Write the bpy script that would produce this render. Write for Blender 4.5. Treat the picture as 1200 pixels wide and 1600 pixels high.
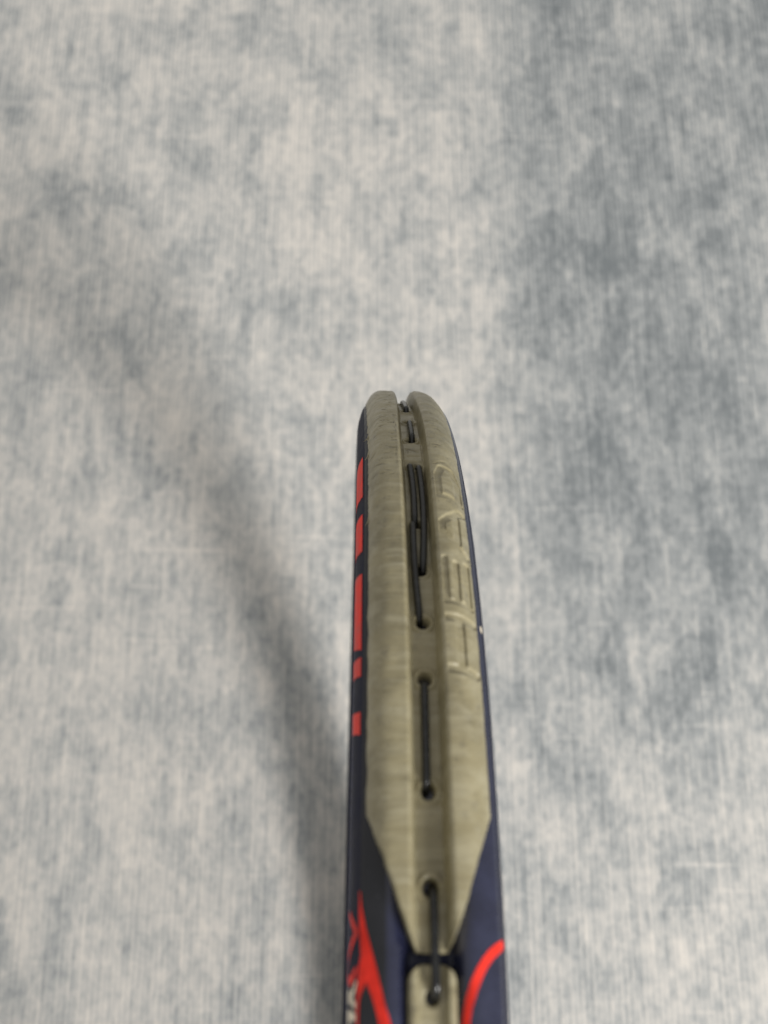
import bpy, bmesh, math, random
import numpy as np
from mathutils import Vector, Matrix, noise

for o in list(bpy.data.objects):
    bpy.data.objects.remove(o, do_unlink=True)
scene = bpy.context.scene
col = scene.collection
R = math.radians
MM = 0.001

# ------------------------------------------------------------------ pose of the racket (needed by the camera)
A, B = 172.0, 131.0            # outer half axes of the head, mm
TILT = R(13.05)                # the racket rests on the side of its head and on its butt cap
LEAN = R(2.3)                  # leans a little to the right
YAW = R(-0.75)
CT, ST = math.cos(TILT), math.sin(TILT)
H = math.hypot(B * CT, A * ST) - 1.9      # height of the head's centre above the floor, mm
TC = math.atan2(-B * CT, -A * ST)         # ellipse parameter of the contact point
BASE = (A * math.cos(TC), B * math.sin(TC) + 1.9)

# ------------------------------------------------------------------ camera
cam = bpy.data.cameras.new('camera')
cam.sensor_fit = 'HORIZONTAL'
cam.sensor_width = 36.0
cam.lens = 1480.0 / 1200.0 * 36.0
cam.clip_start = 0.005
cam.clip_end = 50
cu, cv, cth = 135.6, 220.1, 1.5265
cy = cu * CT - cv * ST
cz = cu * ST + cv * CT + H
by = BASE[0] * CT - BASE[1] * ST
camo = bpy.data.objects.new('camera', cam)
col.objects.link(camo)
POSE = Matrix.Translation((0, by * MM, 0)) @ Matrix.Rotation(YAW, 4, 'Z') @ Matrix.Rotation(LEAN, 4, 'Y') @ Matrix.Rotation(TILT, 4, 'X')
cp = POSE @ Vector((0, (cu - BASE[0]) * MM, (cv - BASE[1]) * MM))
ap = POSE @ Vector((0, (88.5 - BASE[0]) * MM, (109 - BASE[1]) * MM))
camo.location = (ap.x - 0.0055, cp.y, cp.z)
camo.rotation_euler = (R(90) - (cth - TILT), 0, 0)
scene.camera = camo
cam.dof.use_dof = True
cam.dof.focus_distance = 0.176
cam.dof.aperture_fstop = cam.lens / 2.1
cam.dof.aperture_blades = 0

# ------------------------------------------------------------------ light: soft room light and one window-sized lamp
world = bpy.data.worlds.new('World')
scene.world = world
world.use_nodes = True
wbg = world.node_tree.nodes['Background']
wbg.inputs[0].default_value = (1.0, 0.975, 0.935, 1)
wbg.inputs[1].default_value = 0.51

lamp = bpy.data.lights.new('window_light', 'AREA')
lamp.shape = 'RECTANGLE'
lamp.size = 0.66
lamp.size_y = 0.66
lamp.energy = 66
lamp.color = (1.0, 0.985, 0.96)
lampo = bpy.data.objects.new('window_light', lamp)
col.objects.link(lampo)
ldir = Vector((0.95, -0.91, 1.0)).normalized()
ltar = Vector((0, 0.06, 0.1))
lampo.location = ltar + ldir * 2.2
lampo.rotation_euler = (-ldir).to_track_quat('-Z', 'Y').to_euler()

vs = scene.view_settings
vs.view_transform = 'Standard'
vs.look = 'None'
vs.exposure = 0.0
vs.gamma = 1.0
scene.render.resolution_x = 768
scene.render.resolution_y = 1024


# ------------------------------------------------------------------ material helpers
class NT:
    def __init__(s, name):
        m = bpy.data.materials.new(name)
        m.use_nodes = True
        s.m = m
        s.n = m.node_tree.nodes
        s.l = m.node_tree.links
        s.b = s.n['Principled BSDF']
        s.tc = s.n.new('ShaderNodeTexCoord')

    def link(s, a, b):
        s.l.new(a, b)

    def mapping(s, scale, loc=(0, 0, 0), rot=(0, 0, 0), src='Object'):
        n = s.n.new('ShaderNodeMapping')
        n.inputs['Scale'].default_value = scale
        n.inputs['Location'].default_value = loc
        n.inputs['Rotation'].default_value = rot
        s.link(s.tc.outputs[src], n.inputs['Vector'])
        return n.outputs[0]

    def noise(s, vec, scale, detail=3, rough=0.5, dist=0.0):
        n = s.n.new('ShaderNodeTexNoise')
        n.inputs['Scale'].default_value = scale
        n.inputs['Detail'].default_value = detail
        n.inputs['Roughness'].default_value = rough
        n.inputs['Distortion'].default_value = dist
        s.link(vec, n.inputs['Vector'])
        return n.outputs['Fac']

    def math(s, op, a, b=None, clamp=False):
        n = s.n.new('ShaderNodeMath')
        n.operation = op
        n.use_clamp = clamp
        for i, v in enumerate((a, b)):
            if v is None:
                continue
            if isinstance(v, (int, float)):
                n.inputs[i].default_value = v
            else:
                s.link(v, n.inputs[i])
        return n.outputs[0]

    def maprange(s, v, a, b, c=0.0, d=1.0, smooth=True):
        n = s.n.new('ShaderNodeMapRange')
        n.interpolation_type = 'SMOOTHSTEP' if smooth else 'LINEAR'
        s.link(v, n.inputs[0])
        for i, x in zip((1, 2, 3, 4), (a, b, c, d)):
            n.inputs[i].default_value = x
        return n.outputs[0]

    def ramp(s, v, stops):
        n = s.n.new('ShaderNodeValToRGB')
        e = n.color_ramp.elements
        e[0].position, e[0].color = stops[0][0], (*stops[0][1], 1)
        e[1].position, e[1].color = stops[-1][0], (*stops[-1][1], 1)
        for p, c in stops[1:-1]:
            x = e.new(p)
            x.color = (*c, 1)
        s.link(v, n.inputs[0])
        return n.outputs[0]

    def mix(s, f, a, b, blend='MIX'):
        n = s.n.new('ShaderNodeMix')
        n.data_type = 'RGBA'
        n.blend_type = blend
        for key, v in ((0, f), (6, a), (7, b)):
            if isinstance(v, (int, float)):
                n.inputs[key].default_value = v
            elif isinstance(v, tuple):
                n.inputs[key].default_value = (*v, 1)
            else:
                s.link(v, n.inputs[key])
        return n.outputs[2]

    def bump(s, h, strength, dist):
        n = s.n.new('ShaderNodeBump')
        n.inputs['Strength'].default_value = strength
        n.inputs['Distance'].default_value = dist
        s.link(h, n.inputs['Height'])
        s.link(n.outputs[0], s.b.inputs['Normal'])

    def set(s, **k):
        for a, v in k.items():
            i = s.b.inputs[a.replace('_', ' ')]
            if isinstance(v, tuple):
                i.default_value = (*v, 1)
            elif isinstance(v, (int, float)):
                i.default_value = v
            else:
                s.link(v, i)
        return s.m


def mat_floor():
    t = NT('mottled_grey_carpet')
    g = t.mapping((1, 1, 1))
    big = t.noise(t.mapping((1.0, 0.55, 1)), 10.0, 3, 0.5, 0.4)
    mid = t.noise(t.mapping((1.0, 0.62, 1), (3.1, 1.7, 0)), 50.0, 8, 0.66, 0.3)
    blk = t.noise(t.mapping((1.3, 0.5, 1), (7.1, 4.7, 0)), 95.0, 5, 0.6)
    vst = t.noise(t.mapping((1.0, 0.036, 1), (1.3, 5.2, 0)), 560.0, 3, 0.7)
    hst = t.noise(t.mapping((0.06, 1.0, 1), (4.3, 9.2, 0)), 330.0, 2, 0.5)
    fine = t.noise(t.mapping((1.0, 0.55, 1), (2.3, 8.2, 0)), 370.0, 3, 0.7)
    wav = t.n.new('ShaderNodeTexWave')
    wav.wave_type = 'BANDS'
    wav.bands_direction = 'X'
    wav.inputs['Scale'].default_value = 155.0
    wav.inputs['Distortion'].default_value = 2.2
    wav.inputs['Detail'].default_value = 3.0
    wav.inputs['Detail Scale'].default_value = 0.6
    t.link(t.mapping((1.0, 0.5, 1)), wav.inputs['Vector'])
    dash = t.maprange(hst, 0.66, 0.74)
    dis = t.n.new('ShaderNodeVectorMath')
    dis.operation = 'MULTIPLY_ADD'
    nz = t.n.new('ShaderNodeTexNoise')
    nz.inputs['Scale'].default_value = 70.0
    t.link(g, nz.inputs['Vector'])
    t.link(nz.outputs['Color'], dis.inputs[0])
    dis.inputs[1].default_value = (0.012, 0.012, 0.0)
    t.link(t.mapping((1.0, 0.6, 1)), dis.inputs[2])
    vo = t.n.new('ShaderNodeTexVoronoi')
    vo.distance = 'CHEBYCHEV'
    vo.inputs['Scale'].default_value = 75.0
    vo.inputs['Randomness'].default_value = 1.0
    t.link(dis.outputs[0], vo.inputs['Vector'])
    sc = t.n.new('ShaderNodeSeparateColor')
    t.link(vo.outputs['Color'], sc.inputs[0])
    v = t.math('MULTIPLY', t.math('SUBTRACT', big, 0.5), 0.45)
    for n, w in ((mid, 0.84), (blk, 0.50), (vst, 0.70), (dash, 0.16), (wav.outputs['Fac'], 0.20), (fine, 0.82), (sc.outputs[0], 0.14)):
        v = t.math('ADD', v, t.math('MULTIPLY', t.math('SUBTRACT', n, 0.5), w))
    # one large area darker towards the far right, edge broken by noise
    sep = t.n.new('ShaderNodeSeparateXYZ')
    t.link(g, sep.inputs[0])
    px = t.math('ADD', sep.outputs[0], t.math('MULTIPLY', t.math('SUBTRACT', mid, 0.5), 0.05))
    py = t.math('ADD', sep.outputs[1], t.math('MULTIPLY', t.math('SUBTRACT', big, 0.5), 0.10))
    dark = t.math('MULTIPLY', t.maprange(px, 0.045, 0.085), t.maprange(py, 0.02, 0.16))
    v = t.math('SUBTRACT', v, t.math('MULTIPLY', dark, 0.25))
    v = t.math('ADD', v, 0.615)
    c = t.ramp(v, [(0.05, (0.158, 0.174, 0.182)), (0.36, (0.312, 0.325, 0.327)), (0.56, (0.452, 0.447, 0.430)),
                   (0.90, (0.650, 0.608, 0.555))])
    wv = t.math('ADD', t.math('MULTIPLY', vst, 0.7), fine)
    t.bump(wv, 0.35, 0.0006)
    return t.set(Base_Color=c, Roughness=0.85, Specular_IOR_Level=0.25)


def mat_bumper(name, tint=1.0):
    t = NT(name)
    n1 = t.noise(t.mapping((1, 1, 1)), 90.0, 5, 0.62, 0.5)
    n2 = t.noise(t.mapping((1, 1, 1), (5, 2, 1)), 420.0, 4, 0.6)
    scr = t.noise(t.mapping((0.12, 1.0, 1.0), (2, 7, 3)), 1500.0, 2, 0.5)
    c = t.ramp(n1, [(0.25, (0.170 * tint, 0.150 * tint, 0.086 * tint)), (0.5, (0.285 * tint, 0.248 * tint, 0.142 * tint)),
                    (0.75, (0.355 * tint, 0.313 * tint, 0.188 * tint))])
    c = t.mix(t.maprange(n2, 0.30, 0.42, 0.45, 0.0), c, (0.10, 0.088, 0.06))
    scb = t.noise(t.mapping((0.10, 1.0, 1.0), (6, 1, 4)), 520.0, 3, 0.6)
    c = t.mix(t.maprange(scb, 0.40, 0.72, 0.0, 0.40), c, (0.43, 0.395, 0.275))
    c = t.mix(t.maprange(scr, 0.58, 0.74, 0.0, 0.16), c, (0.50, 0.48, 0.37))
    spk = t.noise(t.mapping((1, 1, 1), (1, 8, 2)), 1900.0, 2, 0.6)
    c = t.mix(t.maprange(spk, 0.64, 0.74, 0.0, 0.5), c, (0.06, 0.054, 0.04))
    ga = t.n.new('ShaderNodeAttribute')
    ga.attribute_name = 'grime'
    c = t.mix(t.math('MULTIPLY', ga.outputs['Fac'], 0.85, True), c, (0.075, 0.066, 0.045))
    t.bump(t.math('ADD', t.math('MULTIPLY', scr, 0.8), n2), 0.4, 0.00025)
    t.b.inputs['Coat Weight'].default_value = 0.3
    t.b.inputs['Coat Roughness'].default_value = 0.3
    return t.set(Base_Color=c, Roughness=t.maprange(n2, 0.3, 0.7, 0.36, 0.55), Specular_IOR_Level=0.5)


def mat_paint(name, c, rough=0.3, coat=0.4, spec=0.5):
    t = NT(name)
    n1 = t.noise(t.mapping((1, 1, 1)), 260.0, 5, 0.65)
    n2 = t.noise(t.mapping((1, 1, 1), (3, 1, 9)), 1300.0, 3, 0.6)
    lo = tuple(x * 0.75 for x in c)
    hi = tuple(min(1, x * 1.15 + 0.002) for x in c)
    cc = t.mix(t.maprange(n1, 0.3, 0.7), lo, hi)
    cc = t.mix(t.maprange(n2, 0.70, 0.78, 0.0, 0.35), cc, (0.25, 0.25, 0.26))
    t.bump(n1, 0.12, 0.0002)
    t.b.inputs['Coat Weight'].default_value = coat
    t.b.inputs['Coat Roughness'].default_value = 0.22
    return t.set(Base_Color=cc, Roughness=t.maprange(n1, 0.3, 0.7, rough, rough + 0.15), Specular_IOR_Level=spec)


def mat_string():
    t = NT('charcoal_string')
    n = t.noise(t.mapping((1, 1, 1)), 900.0, 3, 0.6)
    c = t.mix(t.maprange(n, 0.35, 0.7), (0.006, 0.0065, 0.007), (0.016, 0.017, 0.018))
    t.bump(n, 0.2, 0.0002)
    return t.set(Base_Color=c, Roughness=0.24, Specular_IOR_Level=0.5)


M = dict(
    floor=mat_floor(), bumper=mat_bumper('beige_bumper_plastic', 0.90), strip=mat_bumper('beige_grommet_plastic', 0.85),
    navy=mat_paint('navy_lacquer', (0.010, 0.013, 0.040), 0.22, 0.6, 0.5),
    charcoal=mat_paint('charcoal_lacquer', (0.016, 0.017, 0.022), 0.42, 0.08, 0.35),
    red=mat_paint('red_lacquer', (0.80, 0.036, 0.022), 0.42, 0.0, 0.15),
    cream=mat_paint('cream_lacquer', (0.82, 0.73, 0.58), 0.5, 0.0, 0.15),
    matte=mat_paint('matte_navy_lacquer', (0.011, 0.013, 0.030), 0.55, 0.0, 0.12),
    string=mat_string(),
    grip=mat_paint('black_grip_rubber', (0.02, 0.02, 0.022), 0.65, 0.0),
)


# ------------------------------------------------------------------ the setting: one mottled carpet
def mesh_obj(name, verts, faces, mats, parent=None, smooth=True, midx=None):
    me = bpy.data.meshes.new(name)
    me.from_pydata([tuple(v) for v in verts], [], faces)
    for m in (mats if isinstance(mats, list) else [mats]):
        me.materials.append(m)
    if midx is not None:
        me.polygons.foreach_set('material_index', midx)
    if smooth:
        me.polygons.foreach_set('use_smooth', [True] * len(me.polygons))
    me.update()
    o = bpy.data.objects.new(name, me)
    col.objects.link(o)
    if parent:
        o.parent = parent
    return o


S = 1.5
floor = mesh_obj('floor', [(-S, -S, 0), (S, -S, 0), (S, S, 0), (-S, S, 0)], [(0, 1, 2, 3)], M['floor'], smooth=False)
floor['kind'] = 'structure'
floor['label'] = 'mottled pale grey and cream carpet under the racket'

# ------------------------------------------------------------------ racket
root = bpy.data.objects.new('tennis_racket', None)
col.objects.link(root)
root.empty_display_size = 0.05
root.location = (0, by * MM, 0)
root.rotation_mode = 'XYZ'
root.matrix_world = POSE
root['label'] = 'navy and red tennis racket on edge with scuffed beige bumper guard'
root['category'] = 'tennis racket'


def E2(t):
    """Point and outward unit normal of the head's outer ellipse, mm."""
    c, s = math.cos(t), math.sin(t)
    n = math.hypot(c / A, s / B)
    return A * c, B * s, c / A / n, s / B / n


def P(t, q, r):
    u, v, nu, nv = E2(t)
    return ((q) * MM, (u + nu * r - BASE[0]) * MM, (v + nv * r - BASE[1]) * MM)


def L(x, u, v):
    return (x * MM, (u - BASE[0]) * MM, (v - BASE[1]) * MM)


def sst(a, b, x):
    x = min(1, max(0, (x - a) / (b - a)))
    return x * x * (3 - 2 * x)


# half profile of the hollow frame: from the middle of the outer channel round to the inner side
HALF = [(0, -4.6), (2.4, -4.6), (2.7, -4.2), (2.95, -3.5), (3.3, -2.9), (3.8, -2.4), (4.5, -2.1), (5.3, -2.15),
        (6.4, -2.65), (7.5, -3.2), (8.05, -3.55), (8.3, -3.9), (8.5, -4.4), (8.9, -5.6), (9.25, -7.0), (9.45, -8.6), (9.5, -11.0),
        (9.2, -15.2), (8.2, -17.4), (6.2, -19.0), (3.5, -19.8), (0, -20.0)]
prof = HALF + [(-q, r) for q, r in reversed(HALF[1:-1])]
NP = len(prof)
# frame loop, painted navy with a charcoal band on the outer facets
NT_ = 420
ver, fac, mi = [], [], []
for i in range(NT_):
    t = 2 * math.pi * i / NT_
    for q, r in prof:
        ver.append(P(t, q, r))
for i in range(NT_):
    j = (i + 1) % NT_
    for k in range(NP):
        l = (k + 1) % NP
        fac.append((i * NP + k, j * NP + k, j * NP + l, i * NP + l))
        q = (prof[k][0] + prof[l][0]) / 2
        rr = (prof[k][1] + prof[l][1]) / 2
        mi.append(1 if (q < 0 and 5.2 < abs(q) < 8.35 and rr > -4.1) else (2 if abs(q) > 8.2 and rr < -3.5 else 0))
frame = mesh_obj('frame', ver, fac, [M['navy'], M['charcoal'], M['matte']], root, midx=mi)


def frame_r(q):
    q = abs(q)
    for (a, ra), (b, rb) in zip(HALF[1:11], HALF[2:12]):
        if a <= q <= b:
            return ra + (rb - ra) * (q - a) / (b - a)
    return -4.6 if q < 2.4 else -4.0


# --- bumper guard: one moulded strip with groove, grommet holes, embossed lettering and wear
HOLES = [55.6, 51.4, 45.6, 42.1, 38.3, 34.2, 27.4, 23.0, 18.6, 14.6, 8.0, 3.0]


def seg(px, py, x0, y0, x1, y1):
    dx, dy = x1 - x0, y1 - y0
    k = max(0, min(1, ((px - x0) * dx + (py - y0) * dy) / (dx * dx + dy * dy)))
    return math.hypot(px - x0 - k * dx, py - y0 - k * dy)


# letters: a = along the rim in reading direction 0..1, b = up 0..1  -> (length mm, height mm)
LET = {
    'H': [(0.1, 0, 0.1, 1), (0.9, 0, 0.9, 1), (0.1, .5, 0.9, .5)],
    'E': [(0.1, 0, 0.1, 1), (0.1, 0.05, 0.92, 0.05), (0.1, .5, 0.85, .5), (0.1, .95, 0.92, .95)],
    'A': [(0.04, 0, 0.44, 1), (0.96, 0, 0.56, 1), (0.25, .3, 0.75, .3), (0.44, 0.95, 0.56, 0.95)],
    'D': [(0.1, 0, 0.1, 1), (0.1, 0.05, 0.62, 0.05), (0.1, .95, 0.62, .95), (0.62, 0.05, 0.9, 0.28), (0.9, 0.28, 0.9, 0.72),
          (0.9, .72, .62, .95)],
}
WORD = [('H', 45.9, 42.0), ('E', 41.7, 37.9), ('A', 37.6, 33.4), ('D', 32.9, 28.8)]
QB, QT = 6.85, 3.15            # baseline towards the edge, top towards the groove


def letter_depth(td, q):
    for ch, t0, t1 in WORD:
        if not (t1 - 0.3 < td < t0 + 0.3):
            continue
        ln, ht = 10.2, QB - QT
        a = (t0 - td) / (t0 - t1) * ln
        b = QB - q
        d = min(seg(a, b, s[0] * ln, s[1] * ht, s[2] * ln, s[3] * ht) for s in LET[ch])
        wd = 0.64 if ch != 'E' else 0.52
        return 1 - sst(wd - 0.10, wd + 0.06, d)
    return 0.0


def bumper_r(td, q):
    a = abs(q)
    g = 1.6 - 0.45 * (1 - sst(12, 24, abs(td)))
    if a < g:
        r = -3.0
    elif a < g + 0.85:
        r = -3.0 + 2.8 * sst(g, g + 0.85, a)
    else:
        r = -0.2 + 0.2 * sst(g + 0.8, g + 1.2, a)
    if q < -3.1:
        r -= 2.7 * ((a - 3.1) / 4.5) ** 4.0
    elif q > 2.9:
        r -= 3.0 * ((a - 2.9) / 4.7) ** 2.3
    return r


def hw(td):
    td = abs(td)
    pts = [(0, 7.6), (52.5, 7.6), (53.4, 6.7), (54.5, 5.5), (56.0, 4.1), (57.2, 2.9), (58.1, 1.75)]
    for (a, wa), (b, wb) in zip(pts, pts[1:]):
        if a <= td <= b:
            return wa + (wb - wa) * (td - a) / (b - a)
    return 1.75


qs = sorted(set([round(x, 3) for x in np.linspace(-7.6, -1.4, 66)] + [round(x, 3) for x in np.linspace(-1.4, 1.4, 20)] +
                [round(x, 3) for x in np.linspace(1.4, 7.6, 76)]))
tds = list(np.linspace(-58.1, 4, 170)) + list(np.arange(4.1, 28.4, 0.1)) + list(np.arange(28.4, 46.4, 0.06)) + list(np.arange(46.4, 58.11, 0.1)) + [58.15]
rng = random.Random(4)
GOUGE = []
for _ in range(95):        # nicks and scrapes along the worn tip
    GOUGE.append((rng.uniform(8, 31), rng.choice([-1, -1, 1]) * rng.uniform(2.6, 7.6), rng.uniform(0.15, 0.9),
                  rng.uniform(0.06, 0.16), rng.uniform(-0.6, 0.6), rng.uniform(0.06, 0.25)))
for k in range(16):       # scuff line across the left half and one along the groove
    GOUGE.append((22.0 + rng.uniform(-.35, .35), -6.9 + k * 0.26, 0.16, 0.16, 0.0, rng.uniform(0.03, 0.16)))
    GOUGE.append((20.5 + k * 0.55, -2.95 + rng.uniform(-.3, .15), 0.14, rng.uniform(.2, .6), 0.0, rng.uniform(0.03, 0.14)))
grime = []
ver, fac = [], []
for td in tds:
    t = R(td)
    w = hw(td)
    worn = sst(34, 22, abs(td)) if False else (1 - sst(20, 36, abs(td)))
    edge = noise.noise(Vector((td * 0.9, 3.1, 0))) * 0.16 + noise.noise(Vector((td * 4.0, 7.7, 0))) * (0.05 + 0.28 * worn)
    edge2 = noise.noise(Vector((td * 0.9, 13.1, 5))) * 0.12 + noise.noise(Vector((td * 4.0, 17.7, 5))) * (0.04 + 0.10 * worn)
    wl, wr = w + edge, w + edge2
    row, gr_row = [], []
    s_mm = td * 2.6
    near = [x for x in GOUGE if abs(td - x[0]) < 0.62]
    nearh = [h for h in HOLES if abs(td - h) < 1.0]
    for q0 in qs:
        q = max(-wl, min(wr, q0 * (wl if q0 < 0 else wr) / 7.6 if w > 7.59 else q0))
        r = bumper_r(td, q)
        g = 0.0
        if td > 0:
            for h in nearh:
                dh = abs(td - h)
                if dh < 1.0:
                    d = math.hypot(dh * 2.6, q * 1.05)
                    r -= 3.4 * (1 - sst(0.45, 1.05, d))
                    r += 0.36 * math.exp(-((d - 1.45) / 0.28) ** 2) * (1 if abs(q) < 1.8 else 0)
            if q > 2.9:
                r -= (0.37 - 0.14 * (1 - sst(29, 36, td))) * letter_depth(td, q)
            if abs(q) < 2.2 and 23.7 < td < 27.0:      # raised plate with the moulded number 17
                r += 0.55 * sst(23.7, 24.0, td) * (1 - sst(26.7, 27.0, td)) * (1 - sst(1.5, 1.9, abs(q)))
                aa = (26.4 - td) * 2.6
                d17 = min(seg(aa, q, 0.9, 0.95, 0.9, -0.95), seg(aa, q, 2.2, -0.95, 3.8, -0.95), seg(aa, q, 3.8, -0.95, 2.8, 0.95))
                r -= 0.22 * (1 - sst(0.12, 0.3, d17))
            r += 0.10 * noise.noise(Vector((s_mm * 0.35, q * 0.5, 2)))
            for gt, gq, gl, gw, sl, gd in near:
                ds = (td - gt) * 2.6
                dq = q - gq
                if abs(ds) < 1.6 and abs(dq) < 1.6:
                    x = ds * sl + dq * math.sqrt(1 - sl * sl)
                    y = ds * math.sqrt(1 - sl * sl) - dq * sl
                    gg = math.exp(-(x / gl) ** 2 - (y / gw) ** 2)
                    r -= gd * gg
                    g += gg * gd * 5
            r += worn * 0.05 * noise.noise(Vector((s_mm * 1.7, q * 1.7, 5))) + worn * 0.03 * noise.noise(Vector((s_mm * 5, q * 5, 8)))
        row.append((q, r))
        gr_row.append(min(1.0, g))
    l0, r0 = row[0], row[-1]
    fl, fr = frame_r(l0[0]), frame_r(r0[0])
    left = [(l0[0] - 0.16, min(fl, l0[1]) - 0.5), (l0[0] - 0.12, l0[1] - 0.45), (l0[0] - 0.06, l0[1] - 0.12)]
    right = [(r0[0] + 0.06, r0[1] - 0.12), (r0[0] + 0.12, r0[1] - 0.45), (r0[0] + 0.16, min(fr, r0[1]) - 0.5)]
    row = left + row + right
    if td == tds[-1] or td == tds[0]:
        row = [(q, min(r, -4.3)) for q, r in row]
    ver += [P(t, q, r) for q, r in row]
    grime += [0, 0, 0] + gr_row + [0, 0, 0]
nc = len(qs) + 6
for i in range(len(tds) - 1):
    for k in range(nc - 1):
        fac.append((i * nc + k, i * nc + k + 1, (i + 1) * nc + k + 1, (i + 1) * nc + k))
bumper = mesh_obj('bumper_guard', ver, fac, M['bumper'], root)
at_ = bumper.data.attributes.new('grime', 'FLOAT', 'POINT')
at_.data.foreach_set('value', grime)
bm = bmesh.new()
bm.from_mesh(bumper.data)
bmesh.ops.remove_doubles(bm, verts=bm.verts, dist=0.000004)
bmesh.ops.recalc_face_normals(bm, faces=bm.faces)
bm.to_mesh(bumper.data)
bm.free()
bumper['label'] = 'scuffed beige bumper guard with grooved middle and embossed lettering'

# --- side grommet strips, one on each side of the head
SHOLES = [59.8 + 4.3 * k for k in range(12)]


def strip(sign):
    ver, fac = [], []
    qs2 = list(np.linspace(-2.75, 2.75, 45))
    ts = list(np.concatenate([np.linspace(58.55, 64, 90), np.linspace(64.1, 112, 160)]))
    for td in ts:
        w = 2.75 * math.sqrt(max(0.02, 1 - (1 - min(1, (td - 58.5) / 0.75)) ** 2))
        row = []
        for q0 in qs2:
            q = max(-w, min(w, q0))
            a = abs(q)
            r = -3.15 + 1.15 * sst(1.35, 1.9, a) - 0.35 * sst(2.3, 2.75, a)
            for h in SHOLES:
                if abs(td - h) < 0.7:
                    d = math.hypot((td - h) * 2.6, q)
                    r -= 2.5 * (1 - sst(0.4, 0.95, d))
            row.append((q, r))
        row = [(row[0][0] - 0.05, -4.5)] + row + [(row[-1][0] + 0.05, -4.5)]
        if td == ts[0]:
            row = [(q, -4.5) for q, r in row]
        ver += [P(R(td) * sign, q, r) for q, r in row]
    nc = len(qs2) + 2
    for i in range(len(ts) - 1):
        for k in range(nc - 1):
            f = (i * nc + k, i * nc + k + 1, (i + 1) * nc + k + 1, (i + 1) * nc + k)
            fac.append(f if sign > 0 else f[::-1])
    return mesh_obj('grommet_strip', ver, fac, M['strip'], root)


strip(1)
strip(-1)


# --- tubes
def tube(name, pts, rad, mat, parent, n=10, radii=None, shape=None):
    """Round (or shaped) tube along 3-D points in metres."""
    pts = [Vector(p) for p in pts]
    ver, fac = [], []
    up = Vector((1, 0, 0))
    for i, p in enumerate(pts):
        d = (pts[min(i + 1, len(pts) - 1)] - pts[max(i - 1, 0)]).normalized()
        b = d.cross(up)
        if b.length < 1e-6:
            b = d.cross(Vector((0, 1, 0)))
        b.normalize()
        a = b.cross(d).normalized()
        rr = (radii[i] if radii else rad)
        for k in range(n):
            an = 2 * math.pi * k / n
            sx, sy = (shape(an) if shape else (math.cos(an), math.sin(an)))
            ver.append(p + a * sx * rr + b * sy * rr)
    for i in range(len(pts) - 1):
        for k in range(n):
            l = (k + 1) % n
            fac.append((i * n + k, i * n + l, (i + 1) * n + l, (i + 1) * n + k))
    fac.append(tuple(reversed(range(n))))
    fac.append(tuple(range((len(pts) - 1) * n, len(pts) * n)))
    return mesh_obj(name, ver, fac, mat, parent)


def loop_string(t0, t1, q0, q1, lift0=0.0, lift1=0.0, bow=0.0, rad=0.55):
    """A string that comes up through one hole, runs in the groove and goes down the next."""
    pts = []
    n = 44
    for i in range(n + 1):
        k = i / n
        td = t0 + (t1 - t0) * k
        e0 = abs(td - t0) * 2.6
        e1 = abs(td - t1) * 2.6
        e = min(e0, e1)
        rr = -2.5 + (lift0 + (lift1 - lift0) * k)
        if e < 1.8:
            rr -= 3.6 * (1 - math.sqrt(max(0, 1 - (1 - e / 1.8) ** 2)))
        q = q0 + (q1 - q0) * k + bow * math.sin(math.pi * k)
        pts.append(P(R(td), q, rr))
    return tube('string_loop', pts, rad * MM, M['string'], root, 14)


loop_string(59.9, 55.45, 0.35, 0.25, 0.5, 0.1)
loop_string(51.4, 45.6, -0.25, -0.15, 0.0, 0.0)
loop_string(42.0, 34.0, -0.45, -0.85, 0.05, 0.35, -0.25)
loop_string(38.4, 27.4, 0.35, 0.75, 0.1, 0.35, 0.45)
loop_string(34.4, 27.2, -0.55, -0.75, 0.1, 0.3, 0.2)
loop_string(23.0, 18.6, 0.25, 0.15, 0.1, 0.1)
loop_string(14.6, 8.0, 0.1, 0.0, 0.1, 0.1)
for k in range(1, 11, 2):
    loop_string(SHOLES[k], SHOLES[k + 1], 0.1, -0.1)

# --- strings of the bed: mains along the racket, crosses over them
ai, bi = A - 16, B - 16
for k in range(16):
    v = (k - 7.5) * 13.2
    u = ai * math.sqrt(max(0, 1 - (v / bi) ** 2))
    tube('main_string', [L(-0.6, -u, v), L(-0.6, u, v)], 0.64 * MM, M['string'], root, 8)
for k in range(19):
    u = (k - 9) * 15.2
    v = bi * math.sqrt(max(0, 1 - (u / ai) ** 2))
    tube('cross_string', [L(0.6, u, -v), L(0.6, u, v)], 0.64 * MM, M['string'], root, 8)

# --- throat, shaft, grip and butt cap reach back towards the viewer, below the picture


def rbox(an):
    c, s = math.cos(an), math.sin(an)
    e = 0.55
    return math.copysign(abs(c) ** e, c), math.copysign(abs(s) ** e, s)


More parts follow.
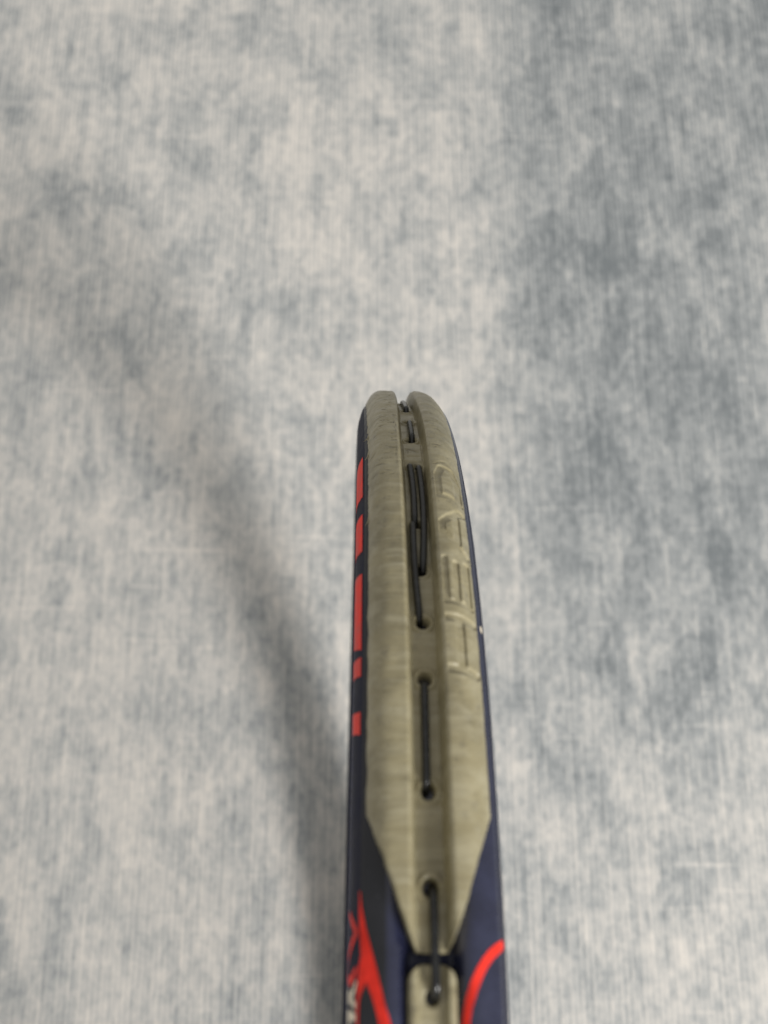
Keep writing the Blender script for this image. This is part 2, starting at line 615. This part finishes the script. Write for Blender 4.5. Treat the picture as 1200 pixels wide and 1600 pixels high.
for s in (1, -1):
    pts = []
    p0 = (-A * 0.74 + 6, s * B * 0.62)
    p1 = (-A - 40, s * 40.0)
    p2 = (-A - 95, s * 10.0)
    for i in range(25):
        k = i / 24
        x = (1 - k) ** 2 * p0[0] + 2 * k * (1 - k) * p1[0] + k * k * p2[0]
        y = (1 - k) ** 2 * p0[1] + 2 * k * (1 - k) * p1[1] + k * k * p2[1]
        pts.append(L(0, x, y))
    tube('throat_arm', pts, 8.8 * MM, M['navy'], frame, 20, shape=rbox)
tube('shaft', [L(0, -A - 85, 0), L(0, -A - 100, 0), L(0, -A - 165, 0)], 11 * MM, M['navy'], root, 20,
     radii=[9 * MM, 12 * MM, 13 * MM], shape=rbox)
gp, gr = [], []
for i in range(180):
    u = -A - 160 - i
    gp.append(L(0, u, 0))
    ph = (i % 25) / 25
    gr.append((15.4 + 0.5 * min(1, ph * 6) * min(1, (1 - ph) * 4)) * MM)
tube('grip', gp, 0, M['grip'], root, 16, radii=gr)
tube('butt_cap', [L(0, -A - 334, 0), L(0, -A - 336, 0), L(0, -A - 340.5, 0), L(0, -A - 341, 0)], 0, M['grip'], root, 24,
     radii=[15.6 * MM, 17.6 * MM, 17.8 * MM, 16.8 * MM])

# ------------------------------------------------------------------ painted graphics on the frame
# profile coordinate w: distance from the crease, minus towards the channel, plus down the flank
CI = 11
WL = [0.0] * len(HALF)
for k in range(CI + 1, len(HALF)):
    WL[k] = WL[k - 1] + math.dist(HALF[k], HALF[k - 1])
for k in range(CI - 1, -1, -1):
    WL[k] = WL[k + 1] - math.dist(HALF[k], HALF[k + 1])


def prof_at(w):
    for k in range(len(HALF) - 1):
        if WL[k] <= w <= WL[k + 1]:
            f = (w - WL[k]) / (WL[k + 1] - WL[k])
            (a, b), (c, d) = HALF[k], HALF[k + 1]
            l = math.dist(HALF[k], HALF[k + 1])
            nx, ny = -(d - b) / l, (c - a) / l
            return a + (c - a) * f + nx * 0.07, b + (d - b) * f + ny * 0.07
    return HALF[CI]


def FS(td, w, side):
    q, r = prof_at(w)
    return P(R(td), side * q, r)


def patch(name, mat, side, tlo, thi, wlo, whi, nt=14, nw=10, skew=0.0, rough=0.0, seed=0):
    """A block of paint: bounds may be functions of the other coordinate."""
    ver, fac = [], []
    for i in range(nt + 1):
        for j in range(nw + 1):
            w = wlo + (whi - wlo) * j / nw
            lo = tlo + skew * (j / nw) + rough * noise.noise(Vector((j * .7, seed, 1)))
            hi = thi + skew * (j / nw) + rough * noise.noise(Vector((j * .7, seed, 9)))
            ver.append(FS(lo + (hi - lo) * i / nt, w, side))
    for i in range(nt):
        for j in range(nw):
            f = (i * (nw + 1) + j, i * (nw + 1) + j + 1, (i + 1) * (nw + 1) + j + 1, (i + 1) * (nw + 1) + j)
            fac.append(f if side < 0 else f[::-1])
    return mesh_obj(name, ver, fac, mat, frame)


def ribbon(name, mat, side, pts, n=40, nw=6):
    """Painted stroke: pts = (td, w, half width mm) joined smoothly."""
    T = np.linspace(0, len(pts) - 1, n)
    P3 = np.array(pts, float)

    def at(x):
        i = int(min(len(pts) - 2, max(0, math.floor(x))))
        f = x - i
        p0, p1, p2, p3 = P3[max(i - 1, 0)], P3[i], P3[i + 1], P3[min(i + 2, len(pts) - 1)]
        return 0.5 * (2 * p1 + (p2 - p0) * f + (2 * p0 - 5 * p1 + 4 * p2 - p3) * f * f + (3 * p1 - p0 - 3 * p2 + p3) * f ** 3)
    ver, fac = [], []
    for x in T:
        c = at(x)
        d = at(min(x + .05, len(pts) - 1)) - at(max(x - .05, 0))
        ds, dw = d[0] * 2.6, d[1]
        l = math.hypot(ds, dw) or 1
        for j in range(nw + 1):
            o = (j / nw * 2 - 1) * max(0.02, c[2])
            ver.append(FS(c[0] - dw / l * o / 2.6, c[1] + ds / l * o, side))
    for i in range(n - 1):
        for j in range(nw):
            fac.append((i * (nw + 1) + j, i * (nw + 1) + j + 1, (i + 1) * (nw + 1) + j + 1, (i + 1) * (nw + 1) + j))
    return mesh_obj(name, ver, fac, mat, frame)


# red blocks down the left flank
for k, (a, b) in enumerate([(24.6, 30.4), (32.4, 36.1), (38.0, 43.5), (43.95, 45.1), (47.2, 48.4)]):
    patch('red_block', M['red'], -1, a, b, 0.7, 7.5, skew=-1.6 if k < 3 else -1.0, rough=0.06, seed=k)
# forked red stroke on the left outer facet
ribbon('red_stroke', M['red'], -1, [(55.7, 0.1, 0.12), (56.9, -0.3, 0.42), (58.0, -0.95, 0.70), (59.0, -1.75, 0.80), (60.0, -2.75, 0.62),
                                    (61.2, -3.7, 0.7), (63.0, -4.6, 0.7)])
ribbon('red_stroke', M['red'], -1, [(58.3, -0.8, 0.5), (59.0, -0.5, 0.75), (59.8, 0.15, 0.40), (60.6, 0.25, 0.3), (61.8, 0.1, 0.3)])
# loop and letters on the left flank
ribbon('red_stroke', M['red'], -1, [(56.4, 4.6, 0.35), (56.9, 2.6, 0.4), (57.4, 0.6, 0.35)])
ribbon('red_stroke', M['red'], -1, [(57.3, 1.0, 0.4), (57.8, 3.0, 0.4), (58.4, 5.2, 0.4), (59.0, 5.0, 0.4), (59.2, 3.0, 0.5), (58.7, 0.8, 0.3)])
for st in ([(59.2, 0.7, .16), (59.7, 2.2, .38), (60.0, 4.8, .45)], [(59.6, 4.9, .45), (59.9, 2.6, .4), (60.15, 0.9, .36)],
           [(60.45, 5.0, .45), (60.5, 2.6, .45), (60.55, 0.9, .4)], [(60.5, 5.0, .45), (61.0, 3.0, .45), (61.5, 1.0, .4)],
           [(61.6, 5.0, .45), (61.8, 2.8, .45), (62.0, 0.9, .4)]):
    ribbon('cream_letter_stroke', M['cream'], -1, st, 14)
# red arc on the right outer facet
ribbon('red_arc', M['red'], 1, [(57.75, 0.5, 0.45), (57.9, -0.6, 0.5), (58.25, -2.0, 0.52), (58.8, -3.3, 0.52), (59.6, -4.4, 0.5), (60.6, -5.2, 0.5),
                                (62.0, -5.6, 0.6), (63.5, -5.3, 0.6)], 60)
# paint chip on the right edge
patch('paint_chip', M['cream'], 1, 42.0, 42.35, -0.2, 0.6, 3, 4, rough=0.1)
# frayed slivers of plastic standing off the bumper's left edge
for td, ln, dx in ((22.2, 2.4, -0.95), (25.3, 3.0, -0.8), (33.4, 2.6, -0.7)):
    pts = [P(R(td + ln * k / 8 / 2.6), -7.55 + dx * (k / 8) ** 2, -2.75 - 0.3 * (k / 8)) for k in range(9)]
    tube('frayed_sliver', pts, 0, M['bumper'], bumper, 6, radii=[(0.22 - 0.024 * k) * MM for k in range(9)])
